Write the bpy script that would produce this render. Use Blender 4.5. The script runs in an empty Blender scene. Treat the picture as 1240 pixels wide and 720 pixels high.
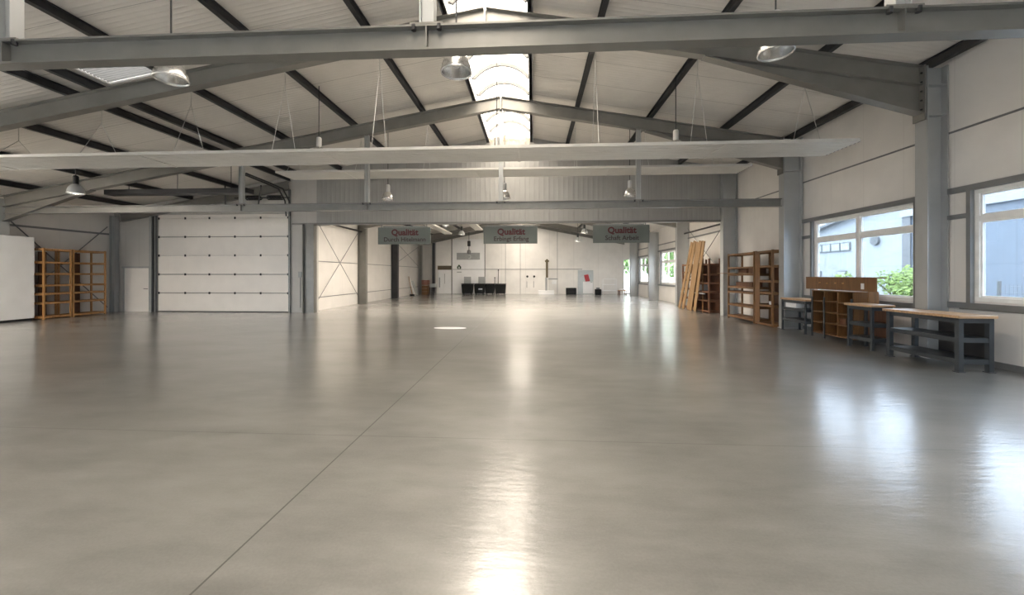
import bpy, bmesh, math, random
from mathutils import Vector, Matrix
random.seed(7)
D = bpy.data
SC = bpy.context.scene
COL = SC.collection
PI = math.pi

# ------------------------------------------------------------------ mesh builder
class MB:
    def __init__(self):
        self.bm = bmesh.new()
    def hexa(self, pts):
        v = [self.bm.verts.new(p) for p in pts]
        for f in ((0,3,2,1),(4,5,6,7),(0,1,5,4),(1,2,6,5),(2,3,7,6),(3,0,4,7)):
            self.bm.faces.new([v[i] for i in f])
        return self
    def box(self, x0, x1, y0, y1, z0, z1):
        return self.hexa([(x0,y0,z0),(x1,y0,z0),(x1,y1,z0),(x0,y1,z0),(x0,y0,z1),(x1,y0,z1),(x1,y1,z1),(x0,y1,z1)])
    def bar(self, p0, p1, w, h, up=(0,0,1), off=(0,0)):
        """oriented box from p0 to p1, w across, h along 'up'"""
        p0 = Vector(p0); p1 = Vector(p1); d = (p1-p0).normalized()
        u = Vector(up); s = d.cross(u)
        if s.length < 1e-5: s = d.cross(Vector((0,1,0)))
        s.normalize(); u = s.cross(d).normalized()
        o = s*off[0] + u*off[1]
        r = []
        for p in (p0, p1):
            for a, b in ((-1,-1),(1,-1),(1,1),(-1,1)):
                r.append(p + o + s*(a*w/2) + u*(b*h/2))
        return self.hexa(r)
    def ibeam(self, p0, p1, depth, width, tw=.014, tf=.02, up=(0,0,1)):
        self.bar(p0, p1, tw, depth-2*tf, up)
        self.bar(p0, p1, width, tf, up, (0, depth/2-tf/2))
        self.bar(p0, p1, width, tf, up, (0, -depth/2+tf/2))
        return self
    def tube(self, pts, r, n=8, cap=True):
        pts = [Vector(p) for p in pts]
        rings = []
        for i, p in enumerate(pts):
            a = pts[max(i-1,0)]; b = pts[min(i+1,len(pts)-1)]
            d = (b-a).normalized()
            s = d.cross(Vector((0,0,1)))
            if s.length < 1e-4: s = d.cross(Vector((0,1,0)))
            s.normalize(); u = s.cross(d)
            rr = r[i] if isinstance(r,(list,tuple)) else r
            rings.append([self.bm.verts.new(p + s*math.cos(2*PI*k/n)*rr + u*math.sin(2*PI*k/n)*rr) for k in range(n)])
        for i in range(len(rings)-1):
            for k in range(n):
                self.bm.faces.new((rings[i][k], rings[i][(k+1)%n], rings[i+1][(k+1)%n], rings[i+1][k]))
        if cap:
            self.bm.faces.new(rings[0]); self.bm.faces.new(rings[-1][::-1])
        return self
    def lathe(self, c, prof, n=24, thick=0):
        """prof: list of (r,z) from one end to the other"""
        c = Vector(c)
        if thick:
            prof = list(prof) + [(max(r-thick,.001), z) for r, z in reversed(prof)]
        rings = []
        for r, z in prof:
            rings.append([self.bm.verts.new(c + Vector((r*math.cos(2*PI*k/n), r*math.sin(2*PI*k/n), z))) for k in range(n)])
        m = len(rings)
        for i in range(m if thick else m-1):
            j = (i+1) % m
            for k in range(n):
                self.bm.faces.new((rings[i][k], rings[i][(k+1)%n], rings[j][(k+1)%n], rings[j][k]))
        if not thick:
            self.bm.faces.new(rings[0]); self.bm.faces.new(rings[-1])
        return self
    def prism(self, poly, axis, a, b):
        """poly of 2-D points in the plane normal to axis, extruded a..b"""
        def P(u, v, t):
            return {'x':(t,u,v),'y':(u,t,v),'z':(u,v,t)}[axis]
        A = [self.bm.verts.new(P(u,v,a)) for u,v in poly]
        B = [self.bm.verts.new(P(u,v,b)) for u,v in poly]
        n = len(poly)
        self.bm.faces.new(A); self.bm.faces.new(B[::-1])
        for i in range(n):
            self.bm.faces.new((A[i],A[(i+1)%n],B[(i+1)%n],B[i]))
        return self
    def build(self, name, mat, parent=None, org=None, bevel=0, smooth=False):
        bm = self.bm
        if org is None:
            org = Vector(parent['_o']) if parent is not None and '_o' in parent else Vector((0,0,0))
        org = Vector(org)
        bmesh.ops.recalc_face_normals(bm, faces=bm.faces)
        bmesh.ops.translate(bm, verts=bm.verts, vec=-org)
        me = D.meshes.new(name); bm.to_mesh(me); bm.free()
        me.materials.append(mat)
        if smooth:
            for p in me.polygons: p.use_smooth = True
        o = D.objects.new(name, me); COL.objects.link(o)
        if parent is not None: o.parent = parent
        else: o.location = org
        if bevel:
            md = o.modifiers.new('bevel','BEVEL'); md.width = bevel; md.segments = 2; md.limit_method = 'ANGLE'
        o['_o'] = tuple(org)
        return o

def thing(name, label, cat, loc, group=None, kind=None):
    o = D.objects.new(name, None); COL.objects.link(o)
    o.location = loc; o.empty_display_size = .1
    o['label'] = label; o['category'] = cat; o['_o'] = tuple(loc)
    if group: o['group'] = group
    if kind: o['kind'] = kind
    return o
def tag(o, label, cat, group=None):
    o['label'] = label; o['category'] = cat
    if group: o['group'] = group
    return o
def struct(name, mb, mat, label=None, cat=None, **k):
    o = mb.build(name, mat, **k); o['kind'] = 'structure'
    if label: o['label'] = label
    if cat: o['category'] = cat
    return o
def sthing(name, label, cat, loc):
    return thing(name, label, cat, loc, kind='structure')
def plab(o, label):
    o['label'] = label; return o

# ------------------------------------------------------------------ materials
def mat(name, col, rough=.6, metal=0., var=.06, scale=6., bump=0., spec=.5, stretch=None):
    m = D.materials.new(name); m.use_nodes = True
    nt = m.node_tree; b = nt.nodes['Principled BSDF']
    b.inputs['Roughness'].default_value = rough
    b.inputs['Metallic'].default_value = metal
    b.inputs['Specular IOR Level'].default_value = spec
    g = nt.nodes.new('ShaderNodeNewGeometry')
    mp = nt.nodes.new('ShaderNodeMapping'); nt.links.new(g.outputs['Position'], mp.inputs['Vector'])
    if stretch: mp.inputs['Scale'].default_value = stretch
    n = nt.nodes.new('ShaderNodeTexNoise'); n.inputs['Scale'].default_value = scale; n.inputs['Detail'].default_value = 6
    nt.links.new(mp.outputs['Vector'], n.inputs['Vector'])
    r = nt.nodes.new('ShaderNodeMapRange')
    r.inputs['From Min'].default_value = .3; r.inputs['From Max'].default_value = .7
    r.inputs['To Min'].default_value = 1-var; r.inputs['To Max'].default_value = 1+var
    nt.links.new(n.outputs['Fac'], r.inputs['Value'])
    mx = nt.nodes.new('ShaderNodeVectorMath'); mx.operation = 'SCALE'
    mx.inputs[0].default_value = col[:3]
    nt.links.new(r.outputs['Result'], mx.inputs['Scale'])
    nt.links.new(mx.outputs['Vector'], b.inputs['Base Color'])
    if bump:
        bp = nt.nodes.new('ShaderNodeBump'); bp.inputs['Strength'].default_value = bump; bp.inputs['Distance'].default_value = .01
        nt.links.new(n.outputs['Fac'], bp.inputs['Height']); nt.links.new(bp.outputs['Normal'], b.inputs['Normal'])
    return m

def ribbed(name, col, axis, period, joint=0, depth=.5, rough=.55, jdark=.55, var=.05, jwidth=.012):
    """sheet material: fine ribs repeating along 'axis' plus a panel joint each 'joint' metres"""
    m = mat(name, col, rough, var=var, scale=1.6)
    nt = m.node_tree; b = nt.nodes['Principled BSDF']
    g = nt.nodes.new('ShaderNodeNewGeometry'); sp = nt.nodes.new('ShaderNodeSeparateXYZ')
    nt.links.new(g.outputs['Position'], sp.inputs[0])
    def M(op, a, bb):
        q = nt.nodes.new('ShaderNodeMath'); q.operation = op
        for i, v in enumerate((a, bb)):
            if v is None: continue
            if isinstance(v,(int,float)): q.inputs[i].default_value = v
            else: nt.links.new(v, q.inputs[i])
        return q.outputs[0]
    c = sp.outputs['XYZ'.index(axis)]
    w = M('SINE', M('MULTIPLY', c, 2*PI/period), None)
    w = M('POWER', M('ADD', M('MULTIPLY', w, .5), .5), 3.)
    if joint:
        fr = M('FRACT', M('ADD', M('DIVIDE', c, joint), 50.3), None)
        line = M('LESS_THAN', fr, jwidth/joint)
        w2 = M('SUBTRACT', w, M('MULTIPLY', line, 1.5))
        src = b.inputs['Base Color'].links[0].from_socket
        mx = nt.nodes.new('ShaderNodeMix'); mx.data_type = 'RGBA'
        nt.links.new(line, mx.inputs['Factor']); nt.links.new(src, mx.inputs['A'])
        mx.inputs['B'].default_value = (col[0]*jdark, col[1]*jdark, col[2]*jdark, 1)
        nt.links.new(mx.outputs['Result'], b.inputs['Base Color'])
    else: w2 = w
    bp = nt.nodes.new('ShaderNodeBump'); bp.inputs['Strength'].default_value = depth; bp.inputs['Distance'].default_value = .01
    nt.links.new(w2, bp.inputs['Height']); nt.links.new(bp.outputs['Normal'], b.inputs['Normal'])
    return m

def wood(name, col, rough=.55, stretch=(30,30,2.0)):
    return mat(name, col, rough, var=.28, scale=1.0, stretch=stretch, bump=.1)

def glass(name, tint, gloss=.08, trans=0.):
    m = D.materials.new(name); m.use_nodes = True; nt = m.node_tree; nt.nodes.clear()
    out = nt.nodes.new('ShaderNodeOutputMaterial')
    t = nt.nodes.new('ShaderNodeBsdfTransparent'); t.inputs['Color'].default_value = (*tint,1)
    g = nt.nodes.new('ShaderNodeBsdfGlossy'); g.inputs['Roughness'].default_value = .03
    base = t.outputs[0]
    if trans:
        l = nt.nodes.new('ShaderNodeBsdfTranslucent'); l.inputs['Color'].default_value = (*tint,1)
        mm = nt.nodes.new('ShaderNodeMixShader'); mm.inputs[0].default_value = trans
        nt.links.new(base, mm.inputs[1]); nt.links.new(l.outputs[0], mm.inputs[2]); base = mm.outputs[0]
    mx = nt.nodes.new('ShaderNodeMixShader'); mx.inputs[0].default_value = gloss
    nt.links.new(base, mx.inputs[1]); nt.links.new(g.outputs[0], mx.inputs[2])
    nt.links.new(mx.outputs[0], out.inputs[0])
    return m

def emit(name, col, s):
    m = D.materials.new(name); m.use_nodes = True; b = m.node_tree.nodes['Principled BSDF']
    b.inputs['Emission Color'].default_value = (*col,1); b.inputs['Emission Strength'].default_value = s
    return m

WALL = ribbed('white_wall_panel', (.71,.685,.655), 'Y', .25, 1.0, .10, .5, .9)
WALLX = ribbed('white_end_wall_panel', (.80,.78,.75), 'X', .25, 1.9, .12, .5, .7)
GREYX = ribbed('grey_ribbed_cladding', (.34,.335,.32), 'X', .19, .95, .55, .45, .75)
GREYP = ribbed('grey_wall_panel', (.50,.485,.46), 'X', .25, .6, .15, .5, .8)
CEIL = ribbed('ribbed_roof_sheet', (.66,.63,.59), 'Y', .11, 1.1, .45, .5, .5)
STEEL = mat('grey_painted_steel', (.225,.217,.198), .38, .35, .08, 3)
STEELW = mat('galvanised_beam_steel', (.20,.197,.185), .36, .45, .08, 4)
COLUMN = mat('grey_column_paint', (.40,.41,.41), .35, .3, .06, 2)
DARK = mat('dark_purlin_steel', (.045,.045,.047), .45, .3, .2, 3)
BLACK = mat('black_metal', (.025,.025,.027), .5, .2)
RADP = mat('white_radiant_panel', (.60,.585,.55), .4, .2, .04, 3)
ALU = mat('spun_aluminium', (.78,.77,.75), .25, .95, .06, 8)
LAMPH = mat('lamp_housing_grey', (.62,.61,.59), .4, .3)
WIRE = mat('steel_wire', (.55,.54,.52), .4, .6)
FRAMEW = mat('pale_window_frame', (.80,.80,.78), .4)
TRIM = mat('grey_steel_trim', (.20,.205,.21), .4, .3)
DOORW = mat('white_door_leaf', (.84,.80,.75), .5, 0, .03, 2)
SEAM = mat('dark_door_seal', (.06,.06,.06), .6)
WHITE = mat('white_board', (.86,.86,.86), .5, 0, .03, 2)
SIGN = mat('grey_sign_board', (.135,.15,.135), .55, 0, .05, 2)
RED = mat('dark_red_lettering', (.075,.006,.008), .5)
INK = mat('brown_lettering', (.035,.020,.018), .5)
PINE = wood('pine_wood', (.42,.22,.08))
OAK = wood('brown_varnished_wood', (.165,.078,.026))
DKWOOD = wood('dark_brown_wood', (.12,.048,.022))
PLANK = wood('raw_plank_wood', (.21,.125,.055), stretch=(40,40,1.5))
BENCHTOP = wood('worn_bench_top', (.42,.26,.14), .35, (3,30,30))
BENCHST = mat('blue_grey_bench_steel', (.050,.058,.066), .4, .3)
GLASS = glass('tinted_window_glass', (.54,.59,.64), .06)
CLEAR = glass('clear_window_glass', (.92,.94,.95), .06)
SKYG = glass('opal_skylight_sheet', (.96,.90,.82), .04, .2)
RIB = mat('grey_arch_rib', (.10,.10,.095), .5)
BULB = emit('lit_lamp_glow', (1,.95,.85), 14)
RUBBER = mat('black_rubber', (.008,.009,.009), .6, spec=.2)
GREYPL = mat('grey_plastic', (.35,.36,.36), .5)
REDM = mat('red_poster', (.45,.05,.06), .6)
GREEN = mat('dark_green_paint', (.05,.09,.05), .5)
OLIVE = mat('olive_brown_panel', (.11,.085,.045), .5)
RUST = mat('red_brown_crate', (.20,.06,.03), .6)
STEELBL = mat('pale_steel_sheet', (.50,.53,.53), .35, .4)

# polished concrete floor with its saw-cut joints
def floor_mat():
    m = D.materials.new('polished_concrete'); m.use_nodes = True
    nt = m.node_tree; b = nt.nodes['Principled BSDF']
    g = nt.nodes.new('ShaderNodeNewGeometry')
    def noise(scale, detail, st=None):
        mp = nt.nodes.new('ShaderNodeMapping'); nt.links.new(g.outputs['Position'], mp.inputs['Vector'])
        if st: mp.inputs['Scale'].default_value = st
        n = nt.nodes.new('ShaderNodeTexNoise'); n.inputs['Scale'].default_value = scale; n.inputs['Detail'].default_value = detail
        n.inputs['Roughness'].default_value = .62
        nt.links.new(mp.outputs[0], n.inputs['Vector']); return n.outputs['Fac']
    def M(op, a, bb=None, c=None):
        q = nt.nodes.new('ShaderNodeMath'); q.operation = op
        for i, v in enumerate((a, bb, c)):
            if v is None: continue
            if isinstance(v,(int,float)): q.inputs[i].default_value = v
            else: nt.links.new(v, q.inputs[i])
        return q.outputs[0]
    big = noise(.7, 4, (.7,1.3,1)); mid = noise(2.6, 9, (.6,1.7,1)); fine = noise(60, 3)
    s = M('ADD', M('ADD', M('MULTIPLY', big, .5), M('MULTIPLY', mid, .35)), M('MULTIPLY', fine, .15))
    ramp = nt.nodes.new('ShaderNodeValToRGB'); nt.links.new(s, ramp.inputs[0])
    e = ramp.color_ramp.elements
    e[0].position = .37; e[0].color = (.145,.141,.131,1)
    e[1].position = .63; e[1].color = (.265,.259,.243,1)
    sp = nt.nodes.new('ShaderNodeSeparateXYZ'); nt.links.new(g.outputs['Position'], sp.inputs[0])
    lx = M('LESS_THAN', M('ABSOLUTE', M('ADD', sp.outputs[0], 1.655)), .006)
    fy = M('LESS_THAN', M('ABSOLUTE', M('SUBTRACT', M('FRACT', M('ADD', M('DIVIDE', sp.outputs[1], 6.0), 10-3.72/6+.5)), .5)), .0035/6)
    j = M('MAXIMUM', lx, M('MULTIPLY', fy, .75))
    mx = nt.nodes.new('ShaderNodeMix'); mx.data_type = 'RGBA'
    nt.links.new(M('MULTIPLY', j, .97), mx.inputs['Factor']); nt.links.new(ramp.outputs[0], mx.inputs['A'])
    mx.inputs['B'].default_value = (.05,.047,.042,1)
    nt.links.new(mx.outputs['Result'], b.inputs['Base Color'])
    r = nt.nodes.new('ShaderNodeMapRange'); nt.links.new(mid, r.inputs['Value'])
    r.inputs['From Min'].default_value = .3; r.inputs['From Max'].default_value = .7
    r.inputs['To Min'].default_value = .36; r.inputs['To Max'].default_value = .44
    nt.links.new(r.outputs['Result'], b.inputs['Roughness'])
    bp = nt.nodes.new('ShaderNodeBump'); bp.inputs['Strength'].default_value = .28; bp.inputs['Distance'].default_value = .01
    wav = noise(7, 5, (.45,1.6,1)); rip = noise(30, 3, (.5,1.5,1))
    nt.links.new(M('ADD', M('ADD', wav, M('MULTIPLY', rip, .07)), M('MULTIPLY', fine, .05)), bp.inputs['Height']); nt.links.new(bp.outputs['Normal'], b.inputs['Normal']); nt.links.new(bp.outputs['Normal'], b.inputs['Coat Normal'])
    b.inputs['Specular IOR Level'].default_value = .9
    b.inputs['Coat Weight'].default_value = 1.; b.inputs['Coat Roughness'].default_value = .17; b.inputs['Coat IOR'].default_value = 1.85
    return m
FLOOR = floor_mat()

# ------------------------------------------------------------------ dimensions
XR, ZR, SL = -.95, 6.87, .173            # ridge line, rafter top at the ridge, roof pitch
zt = lambda x: ZR - SL*abs(x-XR)        # top of rafters / underside of purlins
zc = lambda x: zt(x) + .19              # underside of the roof sheets
zt2 = lambda x: 5.85 - .2*abs(x-XR)     # the far hall has a lower roof
zc2 = lambda x: zt2(x) + .19
XF, XW = 7.15, 7.70                     # right-hand column flange, right wall face
XLW = -17.5                             # left wall face of the wide hall
XBF, XBL = -8.75, -9.2                  # column flange and wall of the far hall, left side
Y0, YD, YE = -6.0, 15.6, 31.5           # wall behind, cross wall with the doors, far end wall
FY = [-.45, 3.6, 7.9, 11.85]           # portal frames of the near hall
BY_R = [15.6, 20.1, 24.8, 29.4]         # far hall, columns on the right
BY_L = [20.45, 25.4]
SK0, SK1 = -1.75, -.05                  # skylight opening

# ------------------------------------------------------------------ room shell
struct('floor', MB().box(XLW-.3, XW+.3, Y0-.3, YE+.3, -.2, 0), FLOOR, 'grey polished concrete floor with thin saw-cut joints', 'floor')
c = MB()
def roofslab(x0, x1, y0, y1, zc=zc):
    c.hexa([(x0,y0,zc(x0)),(x1,y0,zc(x1)),(x1,y1,zc(x1)),(x0,y1,zc(x0)),
            (x0,y0,zc(x0)+.1),(x1,y0,zc(x1)+.1),(x1,y1,zc(x1)+.1),(x0,y1,zc(x0)+.1)])
LX0, LX1, LY0, LY1 = -9.12, -7.8, 6.95, 8.05       # opening of the translucent sheet
KX0, KX1, KY0, KY1 = -17.0, -14.4, 1.5, 9.4  # unseen roof opening added to light the left side of the hall
roofslab(XLW-.15, KX0, Y0-.15, YD); roofslab(KX1, LX0, Y0-.15, YD); roofslab(KX0, KX1, Y0-.15, KY0); roofslab(KX0, KX1, KY1, YD); roofslab(LX1, SK0, Y0-.15, YD); roofslab(LX0, LX1, Y0-.15, LY0); roofslab(LX0, LX1, LY1, YD); roofslab(SK1, XW+.15, Y0-.15, YD)
struct('ceiling', c, CEIL, 'pale ribbed roof sheets sloping both ways from the near skylight', 'ceiling')
c = MB()
RL = [(-6.6,-2.0),(.3,4.8)]; RY0, RY1 = 16.0, 20.2        # unseen rooflights added to brighten the far hall
roofslab(XBL-.15, RL[0][0], YD+.14, YE+.15, zc2); roofslab(RL[0][1], SK0, YD+.14, YE+.15, zc2); roofslab(SK1, RL[1][0], YD+.14, YE+.15, zc2); roofslab(SK0, SK1, YE-.5, YE+.15, zc2); roofslab(RL[1][1], XW+.15, YD+.14, YE+.15, zc2)
for a, b in RL: roofslab(a, b, YD+.14, RY0, zc2); roofslab(a, b, RY1, YE+.15, zc2)
struct('ceiling', c, CEIL, 'lower pale roof sheets of the far hall beyond the header wall', 'ceiling')

# right wall with window openings
wins = [(.35,3.2,1.08,3.0,'bay beside the camera'),(4.25,7.38,1.08,3.02,''),(8.42,11.32,1.0,3.0,''),
        (21.1,24.2,1.0,2.9,''),(25.8,28.9,.97,2.75,'')]
w = MB()
ys = Y0
for y0,y1,z0,z1,_ in wins:
    w.box(XW, XW+.14, ys, y0, 0, zc(XW)+.02)
    if z0 > .05: w.box(XW, XW+.14, y0, y1, 0, z0)
    w.box(XW, XW+.14, y0, y1, z1, zc(XW)+.02)
    ys = y1
w.box(XW, XW+.14, ys, YE+.14, 0, zc(XW)+.02)
struct('wall_right', w, WALL, 'white panelled long wall with the windows, on the right', 'wall')
def endwall(mb, x0, x1, y0, y1, z0, zc=zc):
    """wall across the hall, top following the roof"""
    xs = sorted({x0, x1} | {x for x in (XR,) if x0 < x < x1})
    poly = [(x0,z0),(x1,z0)] + [(x, zc(x)+.03) for x in reversed(xs)]
    mb.prism(poly, 'y', y0, y1)
LW = [(-5.0,-1.6),(-.6,3.0),(4.0,7.2)]  # unseen left-wall windows, added to brighten the left side
w = MB(); ys = Y0
for a, b in LW:
    w.box(XLW-.14, XLW, ys, a, 0, zc(XLW)+.02); w.box(XLW-.14, XLW, a, b, 0, 1.0); w.box(XLW-.14, XLW, a, b, 3.0, zc(XLW)+.02); ys = b
w.box(XLW-.14, XLW, ys, YD+.14, 0, zc(XLW)+.02)
struct('wall_left', w, WALL, 'white panelled wall behind the pine shelves on the far left', 'wall')
FW = [(-15.5,-11.5),(-9.5,-5.5),(-3,1),(2.5,6.5)]  # unseen glazed gates behind the camera, added as fill daylight
w = MB(); xs = XLW
for a, b in FW:
    w.box(xs, a, Y0-.14, Y0, 0, 3.4); w.box(a, b, Y0-.14, Y0, 0, .1); xs = b
w.box(xs, XW, Y0-.14, Y0, 0, 3.4)
endwall(w, XLW, XW, Y0-.14, Y0, 3.4)
struct('wall_front', w, WALLX, 'white wall closing the hall behind the viewer', 'wall')
# cross wall: solid left part with the doors, ribbed header over the opening
w = MB()
DX0, DX1, DZ = -15.62, -9.86, 4.02      # big sectional door opening
PX0, PX1, PZ = -17.10, -15.90, 1.86     # small door
w.box(XLW, PX0, YD, YD+.14, 0, PZ); w.box(PX1, DX0, YD, YD+.14, 0, PZ)
w.box(XLW, DX0, YD, YD+.14, PZ, DZ)
w.prism([(XLW,DZ),(DX0,DZ),(DX0,zc(DX0)+.03),(XLW,zc(XLW)+.03)], 'y', YD, YD+.14)
w.prism([(DX0,DZ),(DX1,DZ),(DX1,zc(DX1)+.03),(DX0,zc(DX0)+.03)], 'y', YD, YD+.14)
w.prism([(DX1,0),(XBF-.0,0),(XBF-.0,zc(XBF)+.03),(DX1,zc(DX1)+.03)], 'y', YD, YD+.14)
struct('wall_back', w, GREYP, 'grey panelled cross wall around the big white sectional door', 'wall')
w = MB(); endwall(w, XBF, XW, YD, YD+.14, 3.62)
struct('wall_header', w, GREYX, 'grey ribbed header wall above the opening to the far hall', 'wall')
struct('trim_1', MB().box(DX1+.1, XW-.0, YD-.05, YD+.17, 3.56, 3.63), STEELW, 'pale steel edge strip along the bottom of the ribbed header wall', 'trim')
struct('wall_side', MB().box(XBL-.14, XBL, YD+.14, YE+.14, 0, zc2(XBL)+.02), WALL, 'white side wall of the far hall, on its left', 'wall')
w = MB(); endwall(w, XBL, 7.08, YE, YE+.14, 0, zc2); w.prism([(7.08,2.75),(7.62,2.75),(7.62,zc2(7.62)),(7.08,zc2(7.08))],'y',YE,YE+.14); w.box(7.62,XW,YE,YE+.14,0,zc2(XW))
struct('wall_far', w, WALLX, 'white end wall of the far hall behind the black bins', 'wall')
struct('trim_2', MB().box(-3.85, 3.9, YE-.02, YE, 1.93, 1.975), TRIM, 'thin dark joint line across the far end wall', 'trim')
w = MB()
for x in (-2.16, -.98, 1.95): w.box(x-.015, x+.015, YE-.02, YE, 0, zc2(x))
struct('trim_3', w, TRIM, 'thin upright joints of the far end wall', 'trim')
struct('wall_panel_grey', MB().prism([(XBL,0),(-7.75,0),(-7.75,zc2(-7.75)),(XBL,zc2(XBL))], 'y', YE-.06, YE), GREYP, 'grey panel at the left end of the far end wall', 'wall')
# long horizontal joints on the right wall and on the left wall
struct('trim_4', MB().box(XW-.012, XW, Y0, YD, 4.14, 4.175), TRIM, 'dark horizontal panel joint high on the right wall', 'trim')
struct('trim_5', MB().box(XLW, XLW+.03, Y0, YD, 3.17, 3.24), TRIM, 'dark horizontal girt on the left wall above the pine shelves', 'trim')
struct('baseboard_right', MB().box(XW-.03, XW, Y0, YD, 0, .1), TRIM, 'dark skirting strip along the foot of the right wall', 'baseboard')
w = MB()
for z in (2.1, .55): w.box(XBL, XBL+.02, YD+.14, YE, z, z+.03)
struct('trim_6', w, TRIM, 'thin joints along the side wall of the far hall', 'trim')

# ------------------------------------------------------------------ windows (right wall)
def window(n, y0, y1, z0, z1, label, nm=1, transom=.74, gm=None):
    t = sthing('window_%d' % n, label, 'window', (XW+.05, (y0+y1)/2, z0))
    f = .075; x0, x1 = XW+.0, XW+.09
    fr = MB()
    fr.box(x0,x1,y0,y1,z0,z0+f); fr.box(x0,x1,y0,y1,z1-f,z1)
    fr.box(x0,x1,y0,y0+f,z0+f,z1-f); fr.box(x0,x1,y1-f,y1,z0+f,z1-f)
    fr.build('window_frame', FRAMEW, t, bevel=.008)
    W = (y1-y0)/(nm+1); zt_ = z0+(z1-z0)*transom
    for k in range(nm):
        y = y0+W*(k+1)
        MB().box(x0,x1,y-.05,y+.05,z0+f,z1-f).build('mullion', FRAMEW, t, bevel=.006)
    for k in range(nm+1):
        a = y0+W*k+(f if k==0 else .05); b = y0+W*(k+1)-(f if k==nm else .05)
        MB().box(x0,x1-.01,a,b,zt_-.045,zt_+.045).build('transom', FRAMEW, t, bevel=.006)
        for za, zb in ((z0+f, zt_-.045),(zt_+.045, z1-f)):
            s = MB(); g = .03                              # slim sash around the glass
            s.box(x0+.02,x1-.02,a,b,za,za+g); s.box(x0+.02,x1-.02,a,b,zb-g,zb)
            s.box(x0+.02,x1-.02,a,a+g,za+g,zb-g); s.box(x0+.02,x1-.02,b-g,b,za+g,zb-g)
            sh = s.build('sash', FRAMEW, t)
            MB().box(x0+.04,x0+.046,a+g,b-g,za+g,zb-g).build('pane', gm or GLASS, sh)
    return t
window(1, *wins[2][:4], 'wide pale-framed window behind the wooden cabinet')
window(2, *wins[1][:4], 'pale-framed window right of the near steel column')
window(3, *wins[3][:4], 'third window along the right wall, beside the leaning planks', 2, .68, CLEAR)
window(4, *wins[4][:4], 'far window on the right wall, between two slim columns', 2, .68, CLEAR)
t = sthing('window_5', 'tall glazed door in the far right corner', 'window', (7.35, YE, 0))
f = MB(); f.box(7.08,7.14,YE,YE+.09,0,2.75); f.box(7.56,7.62,YE,YE+.09,0,2.75); f.box(7.14,7.56,YE,YE+.09,2.69,2.75); f.box(7.14,7.56,YE,YE+.09,0,.08); f.box(7.14,7.56,YE,YE+.09,2.1,2.16)
f.build('window_frame', FRAMEW, t)
for a, b in ((.08,2.1),(2.16,2.69)): MB().box(7.14,7.56,YE+.04,YE+.046,a,b).build('pane', CLEAR, t)
for n, (a, b) in enumerate(RL):
    m = MB(); m.hexa([(a,RY0,zc2(a)+.03),(b,RY0,zc2(b)+.03),(b,RY1,zc2(b)+.03),(a,RY1,zc2(a)+.03),(a,RY0,zc2(a)+.05),(b,RY0,zc2(b)+.05),(b,RY1,zc2(b)+.05),(a,RY1,zc2(a)+.05)])
    struct('fill_rooflight_%d' % (n+2), m, SKYG, 'unseen roof light added for brightness in the %s slope of the far hall roof' % ('left','right')[n], 'fill_rooflight')
window(6, *wins[0][:4], 'unseen pale-framed window added for floor light, nearest the viewer on the right wall')  # out of view, added to throw light onto the floor
n = 7
for axis, rng, z0, z1 in (('x', LW, 1.0, 3.0), ('y', FW, .1, 3.4)):
    for a, b in rng:
        t = sthing('window_%d' % n, ('unseen glazed opening added for fill daylight in the left wall beside the viewer' if axis=='x' else 'unseen glazed gate added for fill daylight in the wall behind the viewer'), 'window', (0,0,0)); n += 1
        def bx(mb, u0, u1, q0, q1, v0, v1):
            return mb.box(XLW-.09+q0, XLW-.09+q1, u0, u1, v0, v1) if axis=='x' else mb.box(u0, u1, Y0-.09+q0, Y0-.09+q1, v0, v1)
        f = MB(); mid = (a+b)/2
        bx(f,a,b,0,.07,z0,z0+.07); bx(f,a,b,0,.07,z1-.07,z1)
        for u in (a, mid-.035, b-.07): bx(f,u,u+.07,0,.07,z0+.07,z1-.07)
        f.build('window_frame', FRAMEW, t)
        for u0, u1 in ((a+.07,mid-.035),(mid+.035,b-.07)): bx(MB(),u0,u1,.03,.036,z0+.07,z1-.07).build('pane', CLEAR, t)
for n, (y0, y1, z0, z1, ya, yb) in enumerate([(4.25,7.38,1.08,3.02,3.75,7.77),(8.42,11.32,1.0,3.0,8.03,11.72),(.35,3.2,1.08,3.0,-.3,3.4),
                                             (21.1,24.2,1.0,2.9,20.2,24.7),(25.8,28.9,.97,2.75,24.9,29.3)]):
    w = MB(); x0, x1 = XW-.07, XW-.002
    w.box(x0,x1,ya,yb,z1,z1+.10); w.box(x0,x1,ya,yb,z0-.13,z0-.03)
    for y in (y0-.07, y1): w.box(x0,x1,y,y+.07,z0-.03,z1)
    if n < 3:
        for z in (2.55,): w.box(x0,x1,y1+.07,yb,z,z+.08)
    struct('trim_%d' % (7+n), w, TRIM, ['steel rails framing the window right of the near column','steel rails framing the window behind the wooden cabinet',
        'steel rails framing the added window nearest the viewer','steel rails framing the third window','steel rails framing the far window'][n], 'trim')

# ------------------------------------------------------------------ doors
t = sthing('door_1', 'plain white personnel door left of the big sectional door', 'door', ((PX0+PX1)/2, YD, 0))
MB().box(PX0+.05,PX1-.05,YD+.02,YD+.07,.0,PZ-.05).build('door_leaf', DOORW, t)
f = MB(); f.box(PX0,PX0+.05,YD-.01,YD+.1,0,PZ); f.box(PX1-.05,PX1,YD-.01,YD+.1,0,PZ); f.box(PX0-.02,PX1+.02,YD-.03,YD+.1,PZ-.05,PZ+.02)
f.build('door_frame', GREYPL, t)
h = MB(); h.tube([(PX1-.12,YD+.02,.95),(PX1-.12,YD-.04,.95),(PX1-.24,YD-.04,.95)],.012); h.build('door_handle', BLACK, t)

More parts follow.
